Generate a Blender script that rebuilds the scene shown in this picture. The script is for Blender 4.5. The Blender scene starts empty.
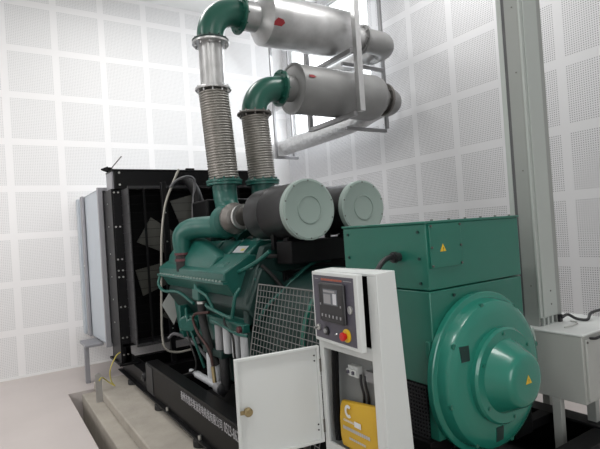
import bpy, bmesh, math, random
from mathutils import Vector, Matrix
random.seed(7)
S = bpy.context.scene
col = S.collection
R = math.radians

# ------------------------------------------------------------------ camera, light, exposure
cam_d = bpy.data.cameras.new('camera'); cam_d.sensor_width = 36; cam_d.lens = 484.476 * 36 / 600
cam_d.clip_start = .05
cam = bpy.data.objects.new('camera', cam_d); col.objects.link(cam)
rt = Vector((0.83749819, -0.54244367, -0.065967)); dn = Vector((-0.05003416, 0.04409052, -0.99777383)); fw = Vector((0.54414462, 0.83893438, 0.00978502))
m = Matrix((( rt.x, -dn.x, -fw.x, 0), (rt.y, -dn.y, -fw.y, 0), (rt.z, -dn.z, -fw.z, 0), (0, 0, 0, 1)))
cam.matrix_world = Matrix.Translation((0, 0, 1.635)) @ m
S.camera = cam

W = bpy.data.worlds.new('world'); S.world = W; W.use_nodes = True
W.node_tree.nodes['Background'].inputs[0].default_value = (.93, .96, 1, 1)
W.node_tree.nodes['Background'].inputs[1].default_value = 2.6

def area(name, loc, target, sx, sy, power, color=(1, 1, 1), spread=180):
    d = bpy.data.lights.new(name, 'AREA'); d.shape = 'RECTANGLE'; d.size = sx; d.size_y = sy
    d.energy = power; d.color = color; d.spread = R(spread)
    o = bpy.data.objects.new(name, d); col.objects.link(o); o.location = loc
    o.rotation_euler = (Vector(target) - Vector(loc)).to_track_quat('-Z', 'Y').to_euler()
    return o
# unseen fill lights added under the ceiling
for i, (x, y) in enumerate(((-1.2, 1.0), (1.4, .6), (-1.2, 4.6), (1.6, 5.4), (3.6, 3.0))):
    area('ceiling_fill', (x, y, 5.02), (x, y, 0), 1.2, .6, 28, (1, .99, .97))
# daylight from the window in the left wall, outside the picture: falls downwards from the sky
area('left_window_daylight', (-3.12, 4.2, 2.9), (1.0, 6.6, 1.4), 2.2, 1.8, 30, (1, .965, .96), 84)
# fill light added behind the camera; the window there is made up
area('front_fill', (.2, -2.9, 2.2), (2.0, 2.2, 1.2), 3.0, 2.4, 72, (.97, .99, 1))
# daylight through the window in the right wall
area('window_daylight', (4.55, 5.9, 3.9), (1.5, 4.6, 1.5), 1.9, 2.2, 45, (.93, .97, 1))

S.view_settings.view_transform = 'Standard'; S.view_settings.look = 'None'
S.view_settings.gamma = 1; S.view_settings.exposure = 0.50; S.view_settings.use_curve_mapping = False

# ------------------------------------------------------------------ materials
def mat(name, c, rough=.5, metal=0, bump=0, bscale=60, vary=0, vscale=6, coat=0, spec=.5):
    M = bpy.data.materials.new(name); M.use_nodes = True
    nt = M.node_tree; b = nt.nodes['Principled BSDF']
    b.inputs['Base Color'].default_value = (*c, 1); b.inputs['Roughness'].default_value = rough
    b.inputs['Metallic'].default_value = metal; b.inputs['Coat Weight'].default_value = coat
    b.inputs['Specular IOR Level'].default_value = spec
    tc = nt.nodes.new('ShaderNodeTexCoord')
    if vary:
        n = nt.nodes.new('ShaderNodeTexNoise'); n.inputs['Scale'].default_value = vscale; n.inputs['Detail'].default_value = 6
        r = nt.nodes.new('ShaderNodeMix'); r.data_type = 'RGBA'
        nt.links.new(tc.outputs['Object'], n.inputs['Vector']); nt.links.new(n.outputs['Fac'], r.inputs['Factor'])
        r.inputs['A'].default_value = (*[min(1, k * (1 - vary)) for k in c], 1)
        r.inputs['B'].default_value = (*[min(1, k * (1 + vary)) for k in c], 1)
        nt.links.new(r.outputs['Result'], b.inputs['Base Color'])
    if bump:
        n = nt.nodes.new('ShaderNodeTexNoise'); n.inputs['Scale'].default_value = bscale; n.inputs['Detail'].default_value = 4
        bp = nt.nodes.new('ShaderNodeBump'); bp.inputs['Strength'].default_value = bump; bp.inputs['Distance'].default_value = .02
        nt.links.new(tc.outputs['Object'], n.inputs['Vector']); nt.links.new(n.outputs['Fac'], bp.inputs['Height'])
        nt.links.new(bp.outputs['Normal'], b.inputs['Normal'])
    return M

def wall_mat(name, axis, u0, base, strip, hole):
    M = bpy.data.materials.new(name); M.use_nodes = True; nt = M.node_tree; b = nt.nodes['Principled BSDF']
    g = nt.nodes.new('ShaderNodeNewGeometry'); s = nt.nodes.new('ShaderNodeSeparateXYZ'); nt.links.new(g.outputs['Position'], s.inputs[0])
    def mt(op, a, bb=None, c=None):
        n = nt.nodes.new('ShaderNodeMath'); n.operation = op
        for i, v in enumerate((a, bb, c)):
            if v is None: continue
            if isinstance(v, (int, float)): n.inputs[i].default_value = v
            else: nt.links.new(v, n.inputs[i])
        return n.outputs[0]
    U, V = s.outputs[axis], s.outputs['Z']
    def cell(v, o, p):   # signed distance to the nearest line o + k p, in metres
        t = mt('FRACT', mt('ADD', mt('DIVIDE', mt('SUBTRACT', v, o), p), 100.5))
        return mt('MULTIPLY', mt('SUBTRACT', t, .5), p)
    pu, pv = .6, .6045
    su = mt('ABSOLUTE', cell(U, u0, pu)); sv = mt('ABSOLUTE', cell(V, 4.803, pv))
    inside = mt('MULTIPLY', mt('GREATER_THAN', su, .041), mt('GREATER_THAN', sv, .041))
    inside = mt('MULTIPLY', inside, mt('LESS_THAN', V, 5.075))
    hu = cell(U, u0 + .01, pu / 30); hv = cell(V, 4.803 + .01, pv / 30)
    d = mt('SQRT', mt('ADD', mt('MULTIPLY', hu, hu), mt('MULTIPLY', hv, hv)))
    h = mt('MULTIPLY', mt('LESS_THAN', d, .0044), inside)
    m1 = nt.nodes.new('ShaderNodeMix'); m1.data_type = 'RGBA'; nt.links.new(inside, m1.inputs['Factor'])
    m1.inputs['A'].default_value = (*strip, 1); m1.inputs['B'].default_value = (*base, 1)
    m2 = nt.nodes.new('ShaderNodeMix'); m2.data_type = 'RGBA'; nt.links.new(h, m2.inputs['Factor'])
    nt.links.new(m1.outputs['Result'], m2.inputs['A']); m2.inputs['B'].default_value = (*hole, 1)
    nt.links.new(m2.outputs['Result'], b.inputs['Base Color']); b.inputs['Roughness'].default_value = .7
    b.inputs['Specular IOR Level'].default_value = .25
    return M

M = {}
M['wall_b'] = wall_mat('perforated board back', 'X', .8975, (.75, .745, .745), (.80, .79, .79), (.50, .50, .50))
M['wall_r'] = wall_mat('perforated board right', 'Y', 4.7475, (.70, .70, .715), (.72, .72, .735), (.22, .22, .23))
M['paint_white'] = mat('white wall paint', (.78, .78, .77), .7)
M['floor'] = mat('pale concrete floor', (.54, .49, .47), .5, vary=.10, vscale=1.6, bump=.05, bscale=8)
M['plinth'] = mat('rough concrete', (.37, .34, .295), .85, vary=.24, vscale=6, bump=.3, bscale=25)
M['trench'] = mat('grey screed', (.34, .33, .30), .8, vary=.12, vscale=8)
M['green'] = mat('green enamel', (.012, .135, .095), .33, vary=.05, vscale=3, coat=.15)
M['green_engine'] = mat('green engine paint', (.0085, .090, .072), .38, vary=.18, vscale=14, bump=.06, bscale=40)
M['green_dark'] = mat('dark and shaded green paint', (.004, .026, .022), .5, vary=.2, vscale=10)  # dark copy of the green; on the flywheel housing it carries shade
M['black'] = mat('black paint', (.003, .003, .0035), .55, vary=.2, vscale=10, spec=.15)
M['black_semi'] = mat('black frame paint', (.0045, .0045, .0052), .42, vary=.2, vscale=6, spec=.2)
M['black_grey'] = mat('charcoal fins', (.022, .022, .024), .5)
M['rubber'] = mat('black rubber', (.015, .015, .015), .75)
M['rubber_grey'] = mat('grey rubber hose', (.10, .10, .105), .6)
M['white'] = mat('white powder coat', (.66, .68, .67), .38)
M['jb'] = mat('light grey powder coat', (.42, .43, .41), .45, vary=.03)
M['trunk'] = mat('grey sheet steel', (.30, .315, .30), .5, .1, vary=.06, vscale=3)  # darker copy: shade on the trunking's side wall is put into the colour
M['trunk_light'] = mat('light and lit sheet steel', (.42, .45, .43), .5, .05)  # lighter copy: the lit front of the trunking is put into the colour
M['galv'] = mat('galvanised steel', (.50, .50, .50), .34, .85, vary=.22, vscale=7, bump=.05, bscale=12)
M['silencer_a'] = mat('bright zinc steel', (.46, .46, .46), .38, .75, vary=.38, vscale=7, bump=.12, bscale=7)
M['silencer_b'] = mat('grey aluminium paint', (.25, .25, .248), .5, .35, vary=.26, vscale=5, bump=.05, bscale=5)
M['foil'] = mat('crinkled foil wrap', (.60, .60, .60), .35, .8, vary=.25, vscale=14, bump=1.0, bscale=22)
M['bellows'] = mat('brown tinted steel', (.34, .325, .30), .42, .8, vary=.2, vscale=5)
M['steel'] = mat('bare steel', (.62, .62, .60), .3, .9)
M['steel_dark'] = mat('dark steel', (.16, .15, .14), .45, .8)
M['filter_cap'] = mat('grey green filter cap', (.30, .37, .34), .45)
M['filter_body'] = mat('charcoal filter housing', (.012, .012, .013), .40, spec=.3)
M['filter_white'] = mat('pale grey filter can', (.50, .52, .54), .38, vary=.05)
M['duct'] = mat('pale blue grey sheet metal', (.45, .49, .53), .5, .1, vary=.06, vscale=3)
M['duct_grey'] = mat('zinc grey flange', (.28, .28, .30), .5, .3)
M['core'] = mat('radiator core', (.003, .003, .0035), .6, spec=.1)
M['blade'] = mat('grey olive fan blade', (.06, .06, .052), .55)
M['panel'] = mat('slate panel film', (.085, .08, .105), .45)
M['plastic'] = mat('black plastic', (.02, .02, .022), .4)
M['plastic_grey'] = mat('grey button', (.30, .30, .31), .5)
M['screen'] = mat('lcd screen', (.17, .18, .20), .2)
M['screen_light'] = mat('lcd screen light', (.62, .63, .66), .3)
M['red'] = mat('red plastic', (.55, .015, .012), .35)
M['red_paint'] = mat('red brushed paint', (.26, .012, .018), .6, vary=.3, vscale=30)
M['yellow'] = mat('yellow plastic', (.75, .48, .02), .4)
M['bag'] = mat('yellow vinyl pouch', (.64, .385, .022), .42, vary=.08, vscale=9, bump=.15, bscale=14)
M['green_pipe'] = mat('dark green pipe enamel', (.010, .085, .060), .32, vary=.12, vscale=8)
M['hanger'] = mat('zinc hanger channel', (.27, .27, .275), .42, .7, vary=.15, vscale=8)
M['bell_green'] = mat('light green enamel', (.018, .19, .138), .27, coat=.3)
M['ink'] = mat('white lettering', (.75, .75, .75), .5)
M['ink_grey'] = mat('worn lettering', (.50, .50, .52), .5)
M['orange'] = mat('orange ink', (.5, .12, .06), .5)
M['brass'] = mat('brass', (.38, .30, .16), .35, .8)
M['inner_grey'] = mat('cabinet interior grey', (.24, .25, .25), .5)
M['wire_yellow'] = mat('yellow green wire', (.55, .47, .10), .5)
M['conduit'] = mat('grey conduit', (.26, .25, .22), .45, .3)
M['wire_mesh'] = mat('zinc wire', (.17, .17, .165), .45, .3)
M['braid'] = mat('copper braid hose', (.05, .018, .015), .6)
M['red_band'] = mat('dark red clamp', (.09, .02, .025), .5)
M['amber'] = mat('amber plastic', (.5, .25, .02), .5)
Mg = bpy.data.materials.new('window glass'); Mg.use_nodes = True; nt = Mg.node_tree
tr = nt.nodes.new('ShaderNodeBsdfTransparent'); gl = nt.nodes.new('ShaderNodeBsdfGlossy'); mx = nt.nodes.new('ShaderNodeMixShader')
gl.inputs['Roughness'].default_value = .05; mx.inputs[0].default_value = .06
nt.links.new(tr.outputs[0], mx.inputs[1]); nt.links.new(gl.outputs[0], mx.inputs[2]); nt.links.new(mx.outputs[0], nt.nodes['Material Output'].inputs[0])
M['glass'] = Mg

# ------------------------------------------------------------------ mesh builder
def frame(ax):
    ax = Vector(ax).normalized(); t = Vector((0, 0, 1)) if abs(ax.z) < .9 else Vector((1, 0, 0))
    a = ax.cross(t).normalized(); return ax, a, ax.cross(a).normalized()
def smooth_path(pts, k=6):
    P = [Vector(p) for p in pts]
    if len(P) < 3: return P
    Q = [P[0] * 2 - P[1]] + P + [P[-1] * 2 - P[-2]]; out = []
    for i in range(1, len(Q) - 2):
        for j in range(k):
            t = j / k; a, b, c, d = Q[i-1:i+3]
            out.append(.5 * ((2*b) + (c-a)*t + (2*a-5*b+4*c-d)*t*t + (3*b-a-3*c+d)*t**3))
    return out + [P[-1]]
class MB:
    def __init__(s): s.bm = bmesh.new()
    def box(s, x0, x1, y0, y1, z0, z1):
        v = [s.bm.verts.new((x, y, z)) for x in (x0, x1) for y in (y0, y1) for z in (z0, z1)]
        for f in ((0,1,3,2),(4,6,7,5),(0,4,5,1),(2,3,7,6),(0,2,6,4),(1,5,7,3)): s.bm.faces.new([v[i] for i in f])
        return s
    def rings(s, rings, closed=False, caps=True):
        vs = [[s.bm.verts.new(p) for p in r] for r in rings]; n = len(vs[0])
        for a, b in zip(vs, vs[1:] + ([vs[0]] if closed else [])):
            for i in range(n): s.bm.faces.new((a[i], a[(i+1) % n], b[(i+1) % n], b[i]))
        if caps and not closed: s.bm.faces.new(vs[0][::-1]); s.bm.faces.new(vs[-1])
        return s
    def lathe(s, prof, o, ax, n=40, closed=False):
        ax, a, b = frame(ax); o = Vector(o); rs = []
        for t, r in prof: rs.append([o + ax*t + (a*math.cos(2*math.pi*i/n) + b*math.sin(2*math.pi*i/n))*max(r, 1e-4) for i in range(n)])
        return s.rings(rs, closed)
    def cyl(s, p0, p1, r0, r1=None, n=24):
        p0, p1 = Vector(p0), Vector(p1); return s.lathe(((0, r0), ((p1-p0).length, r0 if r1 is None else r1)), p0, p1-p0, n)
    def tube(s, pts, r, n=10, k=6):
        P = smooth_path(pts, k); rs = []; prev = None
        for i, p in enumerate(P):
            t = (P[min(i+1, len(P)-1)] - P[max(i-1, 0)]).normalized()
            if prev is None: _, a, b = frame(t)
            else: a = (prev - t*prev.dot(t)).normalized(); b = t.cross(a)
            prev = a; rr = r if not callable(r) else r(i/(len(P)-1))
            rs.append([p + (a*math.cos(2*math.pi*j/n) + b*math.sin(2*math.pi*j/n))*rr for j in range(n)])
        return s.rings(rs)
    def arc(s, c, u, v, rad, a0, a1, r, n=28, k=14):   # elbow: arc in plane u,v around c
        c, u, v = Vector(c), Vector(u), Vector(v)
        w = u.cross(v); rs = []
        for i in range(k+1):
            t = R(a0 + (a1-a0)*i/k); d = u*math.cos(t) + v*math.sin(t)
            rs.append([c + d*rad + (d*math.cos(2*math.pi*j/n) + w*math.sin(2*math.pi*j/n))*r for j in range(n)])
        return s.rings(rs)
    def prism(s, poly, vec):
        vec = Vector(vec); return s.rings([[Vector(p) for p in poly], [Vector(p)+vec for p in poly]])
    def bolt(s, p, ax, r=.008, h=.008, n=6):
        p = Vector(p); ax = Vector(ax).normalized(); return s.cyl(p, p+ax*h, r, n=n)
    def ring_bolts(s, c, ax, rad, k, r=.008, h=.01, ph=0):
        ax, a, b = frame(ax); c = Vector(c)
        for i in range(k):
            t = 2*math.pi*(i+ph)/k; s.bolt(c + (a*math.cos(t)+b*math.sin(t))*rad, ax, r, h)
        return s
ORG = {}
def thing(name, label, cat, org, group=None, rotz=0):
    o = bpy.data.objects.new(name, None); col.objects.link(o); o.empty_display_size = .1
    o.location = org; o.rotation_euler.z = R(rotz); o['label'] = label; o['category'] = cat
    if group: o['group'] = group
    ORG[o.name] = Vector(org); return o
def part(name, mb, m_, parent=None, bevel=0, org=None, rotz=0, label=None, ang=35, seg=2):
    bm = mb.bm; bmesh.ops.recalc_face_normals(bm, faces=bm.faces)
    base = ORG[parent.name] if parent else Vector((0, 0, 0))
    org = Vector(org) if org is not None else base
    bmesh.ops.translate(bm, verts=bm.verts, vec=-org)
    me = bpy.data.meshes.new(name); bm.to_mesh(me); bm.free()
    me.materials.append(M[m_] if isinstance(m_, str) else m_)
    for p in me.polygons: p.use_smooth = True
    me.set_sharp_from_angle(angle=R(ang))
    o = bpy.data.objects.new(name, me); col.objects.link(o); ORG[o.name] = org
    o.location = org - base
    if parent: o.parent = parent
    if rotz: o.rotation_euler.z = R(rotz)
    if bevel:
        b = o.modifiers.new('bevel', 'BEVEL'); b.width = bevel; b.segments = seg; b.limit_method = 'ANGLE'; b.angle_limit = R(40); b.harden_normals = False
    if label: o['label'] = label
    return o
def single(name, mb, m_, label, cat, org, group=None, **k):
    o = part(name, mb, m_, None, org=org, **k); o['label'] = label; o['category'] = cat
    if group: o['group'] = group
    return o
def struct(name, mb, m_, parent=None, **k):
    o = part(name, mb, m_, parent, **k)
    if not parent: o['kind'] = 'structure'
    return o
def text_mb(s, size, origin, right, up, depth=.0012, sx=1.0, align='LEFT'):
    c = bpy.data.curves.new('t', 'FONT'); c.body = s; c.size = size; c.extrude = depth / 2; c.align_x = align; c.resolution_u = 2
    o = bpy.data.objects.new('t', c); col.objects.link(o)
    dg = bpy.context.evaluated_depsgraph_get(); me = bpy.data.meshes.new_from_object(o.evaluated_get(dg))
    bpy.data.objects.remove(o)
    mb = MB(); mb.bm.from_mesh(me); right, up = Vector(right), Vector(up); n = right.cross(up)
    for v in mb.bm.verts: v.co = Vector(origin) + right*v.co.x*sx + up*v.co.y + n*v.co.z
    return mb
def tri_mb(c, right, up, s, d=.001):
    c, right, up = Vector(c), Vector(right), Vector(up); n = right.cross(up)
    return MB().prism([c + right*s*math.cos(a) + up*s*math.sin(a) for a in (R(90), R(210), R(330))], n*d)

# ------------------------------------------------------------------ room
XL, XR, YF, YB, ZC = -3.2, 4.46, -3.0, 7.1, 5.14
f = MB()
f.box(XL-.15, .667, YF-.15, YB+.15, -.3, 0); f.box(.667, 3.25, 5.905, YB+.15, -.3, 0); f.box(3.25, XR+.15, YF-.15, YB+.15, -.3, 0)
struct('floor', f, 'floor')
struct('floor_trench', MB().box(XL-.15, XR+.15, YF-.15, YB+.15, -.36, -.3), 'trench')
struct('wall_back', MB().box(XL-.15, XR+.15, YB, YB+.15, 0, ZC), 'wall_b')
WY0, WY1, WZ0, WZ1 = 4.86, 6.86, 3.03, 4.98
w = MB(); w.box(XR, XR+.15, YF-.15, WY0, 0, ZC); w.box(XR, XR+.15, WY1, YB, 0, ZC); w.box(XR, XR+.15, WY0, WY1, 0, WZ0); w.box(XR, XR+.15, WY0, WY1, WZ1, ZC)
struct('wall_right', w, 'wall_r')
struct('wall_left', MB().box(XL-.15, XL, YF-.15, YB, 0, ZC), 'paint_white')
struct('wall_front', MB().box(XL, XR, YF-.15, YF, 0, ZC), 'paint_white')
struct('ceiling', MB().box(XL-.15, XR+.15, YF-.15, YB+.15, ZC, ZC+.1), 'paint_white')
struct('baseboard_back', MB().box(XL, 3.2, YB-.012, YB, 0, .03), 'paint_white')
wf = MB(); t_ = .035
wf.box(XR+.02, XR+.09, WY0, WY0+t_, WZ0, WZ1); wf.box(XR+.02, XR+.09, WY1-t_, WY1, WZ0, WZ1); wf.box(XR+.02, XR+.09, WY0+t_, WY1-t_, WZ0, WZ0+t_); wf.box(XR+.02, XR+.09, WY0+t_, WY1-t_, WZ1-t_, WZ1)
wo = struct('window_1', wf, 'white')
part('window_pane', MB().box(XR+.05, XR+.056, WY0+t_, WY1-t_, WZ0+t_, WZ1-t_), 'glass', wo)

def wall_window(name, along_x, a0, a1, z0, z1, p0, p1):
    w_ = MB()
    for b_ in ((a0-.05, a0, z0-.05, z1+.05), (a1, a1+.05, z0-.05, z1+.05), (a0, a1, z0-.05, z0), (a0, a1, z1, z1+.05), ((a0+a1)/2-.02, (a0+a1)/2+.02, z0, z1)):
        if along_x: w_.box(b_[0], b_[1], p0, p1, b_[2], b_[3])
        else: w_.box(p0, p1, b_[0], b_[1], b_[2], b_[3])
    o_ = struct(name, w_, 'white')
    g_ = MB().box(a0, a1, p0, p0+.01, z0, z1) if along_x else MB().box(p0, p0+.01, a0, a1, z0, z1)
    part('window_pane', g_, 'glass', o_)
wall_window('added_window_front', True, -1.4, 1.8, 1.0, 3.4, YF, YF+.03)  # unseen frame added on the solid wall to account for the front fill
wall_window('added_window_left', False, 3.1, 5.3, 2.0, 3.8, XL, XL+.03)  # unseen frame added on the solid wall around the left area light

# ------------------------------------------------------------------ plinth and base frame
t = thing('concrete_plinth', 'raw concrete two-level plinth under the generator set', 'plinth', (2.1, 2.5, -.3))
part('lower_step', MB().box(.79, 3.2, -2.6, 5.80, -.3, 0), 'plinth', t, bevel=.008)
part('upper_block', MB().box(.925, 3.12, -2.6, 5.86, 0, .10), 'plinth', t, bevel=.012)

BX0, BX1 = 1.24, 2.875
base = thing('base_frame', 'black steel skid frame with white lettering, lying on the concrete plinth', 'base frame', (2.055, 3.5, .10))
def rail(x0, x1, outer):
    s = MB(); s.box(x0, x1, 1.30, 4.83, .435, .45)
    xo = x0 if outer < 0 else x1 - .014
    s.box(xo, xo + .014, 1.30, 4.83, .165, .435); s.box(x0 - (.035 if outer < 0 else 0), x1 + (.035 if outer > 0 else 0), 1.30, 4.83, .15, .165)
    s.box(x0, x1, 4.816, 4.83, .165, .435); s.box(x0, x1, 1.30, 1.314, .165, .435)
    for y in (2.0, 2.9, 3.9): s.box(x0+.01, x1-.01, y, y+.012, .165, .435)
    return s
part('side_rail', rail(BX0, BX0+.12, -1), 'black_semi', base, bevel=.003)
part('side_rail', rail(BX1-.12, BX1, 1), 'black_semi', base, bevel=.003)
for y in (1.30, 2.35, 3.2, 4.4):
    part('cross_member', MB().box(BX0+.12, BX1-.12, y, y+.11, .17, .44 if y < 2 else .34), 'black', base, bevel=.003)
part('base_shade_sheet', MB().box(BX0+.12, BX1-.12, 1.41, 4.83, .155, .17), 'rubber', base)  # black sheet added for the shade inside the base frame
e = MB()
for x0 in (BX0+.02, BX1-.14): e.prism([(x0, 4.83, .15), (x0, 5.95, .15), (x0, 5.95, .30), (x0, 4.95, .30), (x0, 4.83, .42)], (.12, 0, 0))
e.box(BX0+.14, BX1-.14, 5.15, 5.25, .15, .28); e.box(BX0+.14, BX1-.14, 5.8, 5.9, .15, .28)
e.box(BX0-.03, BX1, 4.83, 5.95, .145, .155)
part('radiator_support_beam', e, 'black_semi', base, bevel=.003)
part('cleat_plate', MB().box(BX0-.006, BX0, 4.60, 4.82, .17, .43), 'black_grey', base, bevel=.002)
lb = MB(); lb.cyl((1.225, 4.92, .28), (1.245, 4.92, .28), .045, n=20); lb.cyl((1.215, 4.92, .28), (1.225, 4.92, .28), .025, n=20)
part('lifting_boss', lb, 'black_grey', base)
for x in (BX0+.01, BX1-.01):
    for y in (5.4, 4.42, 3.45, 2.5, 1.6):
        part('rubber_foot', MB().cyl((x, y, .10), (x, y, .15), .06, n=24), 'rubber', base, bevel=.006)
part('lettering', text_mb('泰州市凯华柴油发电机组有限公司', .078, (BX0-.0015, 3.82, .352), (0, -1, 0), (0, 0, 1), sx=.70), 'ink_grey', base, label='white Chinese company name on the rail')
part('lettering', text_mb('0523-8627', .098, (BX0-.0015, 2.98, .350), (0, -1, 0), (0, 0, 1), sx=.60), 'ink_grey', base, label='white phone number on the rail')
for y in (4.15, 3.4): part('bolt', MB().bolt((BX0-.018, y, .165), (0, 0, 1), .013, .03), 'steel', base)

# ------------------------------------------------------------------ radiator
rad = thing('radiator', 'tall black generator radiator with bolted frame and fan, beside the perforated wall', 'radiator', (2.055, 5.6, .30))
fr = MB()
for s in (-1, 1):
    cx = 2.055
    def X(a): return cx + s*(a - cx)
    def bx(a, b, *r): fr.box(min(X(a), X(b)), max(X(a), X(b)), *r)
    bx(1.145, 1.165, 5.43, 5.85, .33, 2.20); bx(1.165, 1.25, 5.43, 5.445, .33, 2.20); bx(1.165, 1.25, 5.835, 5.85, .33, 2.20)
fr.box(1.165, 2.945, 5.43, 5.85, 2.18, 2.20); fr.box(1.165, 2.945, 5.43, 5.85, .50, .53)
part('frame', fr, 'black_semi', rad, bevel=.003)
part('core', MB().box(1.25, 2.86, 5.50, 5.78, .53, 2.18), 'core', rad)
tk = MB(); tk.box(1.19, 2.92, 5.44, 5.76, 2.20, 2.41); tk.box(1.17, 2.94, 5.43, 5.78, 2.395, 2.415)
part('top_tank', tk, 'black_semi', rad, bevel=.006)
part('tank_side_plate', MB().box(1.166, 1.188, 5.47, 5.74, 2.20, 2.39), 'duct_grey', rad, bevel=.003)
for x in (1.24,):
    for z in (2.375, 2.245): part('bolt', MB().bolt((x, 5.438, z), (0, -1, 0), .012, .012), 'steel', rad)
for z in (2.16, 1.79, 1.44, 1.32, 1.25, .93, .60, .42):
    for x in (1.172, 1.215): part('bolt', MB().bolt((x, 5.428, z), (0, -1, 0), .010, .010), 'steel', rad)
for z in (2.05, 1.8, 1.5, 1.25, 1.0, .75): part('bolt', MB().bolt((1.143, 5.62, z), (-1, 0, 0), .008, .008), 'steel', rad)
sh = MB()
SX0, SX1, SY0, SY1, SZ0, SZ1 = 1.25, 2.86, 5.15, 5.43, .56, 2.17
sh.box(SX0, SX0+.012, SY0, SY1, SZ0, SZ1); sh.box(SX1-.012, SX1, SY0, SY1, SZ0, SZ1); sh.box(SX0, SX1, SY0, SY1, SZ0-.012, SZ0); sh.box(SX0, SX1, SY0, SY1, SZ1, SZ1+.012)
for i in range(16):
    z = SZ0 + .05 + i*.1; sh.box(SX0-.006, SX0, SY0, SY1, z, z+.008)
part('fan_shroud', sh, 'black_grey', rad, bevel=.002)
part('shroud_lip', MB().box(SX0, SX1, SY0-.006, SY0+.02, SZ0-.03, SZ0-.012).box(SX0, SX1, SY0-.006, SY0+.02, SZ1+.012, SZ1+.03), 'black_grey', rad)
FC = Vector((2.055, 5.25, 1.36))
gd = MB()
for i in range(19):
    z = SZ0 + .04 + i*.088; gd.cyl((SX0+.01, SY0-.004, z), (SX1-.01, SY0-.004, z), .002, n=5)
for x in (1.40, 1.64, 2.5): gd.box(x, x+.022, SY0-.012, SY0, SZ0, SZ1)
part('fan_guard', gd, 'black', rad)
part('guard_plate', MB().prism([(1.464, 4.93, .959), (1.567, 4.93, 1.099), (1.650, 4.93, .903), (1.575, 4.93, .739)], (0, .006, 0)), 'jb', rad, label='grey diamond shaped plate')
part('support_channel', MB().box(1.55, 1.60, 4.98, 5.03, .35, 2.22), 'black_semi', rad, bevel=.004)
for z in (.7, 1.0, 1.3, 1.6, 1.9): part('bolt', MB().bolt((1.575, 4.978, z), (0, -1, 0), .008, .008), 'steel', rad)
fan = part('fan_hub', MB().cyl(FC - Vector((0, .08, 0)), FC + Vector((0, .06, 0)), .16, n=32), 'green_dark', rad)
for k in range(8):
    a = 2*math.pi*(k+.35)/8; d = Vector((math.cos(a), 0, math.sin(a))); tt = Vector((-math.sin(a), 0, math.cos(a)))
    b = MB(); tw = Vector((0, .45, 0))
    def pt(r, w, off=0): return FC + d*r + (tt*.92 + tw*.4).normalized()*w + Vector((0, off, 0))
    poly = [pt(.14, -.07), pt(.45, -.14), pt(.74, -.17), pt(.745, .13), pt(.45, .11), pt(.14, .06)]
    b.prism(poly, (0, .012, 0)); part('fan_blade', b, 'blade', fan)
for x0, x1 in ((1.12, 1.34), (2.77, 2.99)):
    p = MB(); p.box(x0, x1, 5.40, 5.90, .305, .33)
    for y in (5.43, 5.84): p.prism([(x0+.06, y, .33), (x0+.16, y, .33), (x0+.11, y, .50), (x0+.08, y, .50)], (0, .012, 0))
    part('foot_plate', p, 'black_semi', rad, bevel=.003)
kn = MB(); kn.cyl((1.165, 5.6, 2.415), (1.165, 5.6, 2.45), .045, n=16); kn.cyl((1.09, 5.6, 2.43), (1.16, 5.6, 2.43), .008, .035, n=12)
part('filler_cap', kn, 'black', rad)
part('aerial_rod', MB().cyl((1.19, 5.55, 2.44), (1.285, 5.47, 2.56), .006, n=8), 'steel_dark', rad)
for x, y in ((2.0, 5.44),): part('lifting_lug', MB().box(x, x+.10, y, y+.04, 2.41, 2.435), 'black', rad, bevel=.003)
part('header_hose', MB().tube(((1.95, 5.42, 2.28), (1.93, 5.2, 2.25), (1.92, 4.98, 2.1), (1.93, 4.85, 1.85)), .055, 16), 'black', rad)
part('header_hose', MB().tube(((2.35, 5.42, 2.28), (2.35, 5.2, 2.25), (2.33, 4.98, 2.1), (2.3, 4.85, 1.8)), .055, 16), 'black', rad)
single('vent_hose', MB().tube(((1.63, 4.95, 2.16), (1.70, 4.93, 2.23), (1.82, 4.93, 2.27), (1.90, 4.95, 2.22), (1.86, 4.93, 1.95), (1.85, 4.95, 1.7)), .014, 10), 'rubber_grey',
       'thin grey hose looping over the top of the black radiator', 'hose', (1.63, 4.95, 2.16))
single('conduit_cable', MB().tube(((1.74, 4.96, 2.35), (1.66, 4.955, 2.19), (1.57, 4.95, 1.98), (1.515, 4.955, 1.67), (1.49, 4.96, 1.30), (1.47, 4.955, 1.0), (1.455, 4.95, .65), (1.48, 4.93, .51), (1.58, 4.9, .462), (1.72, 4.85, .475)), .0125, 10), 'conduit',
       'long grey conduit hanging down the front of the radiator and curling onto the base', 'cable', (1.5, 4.95, .46))
single('rubber_cable', MB().tube(((1.50, 4.9, .62), (1.56, 4.85, .66), (1.70, 4.7, .56), (1.72, 4.2, .36), (1.66, 3.95, .24)), .017, 10), 'rubber_grey',
       'thick dark rubber cable arching over the base rail below the fan', 'cable', (1.66, 3.95, .2))

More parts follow.
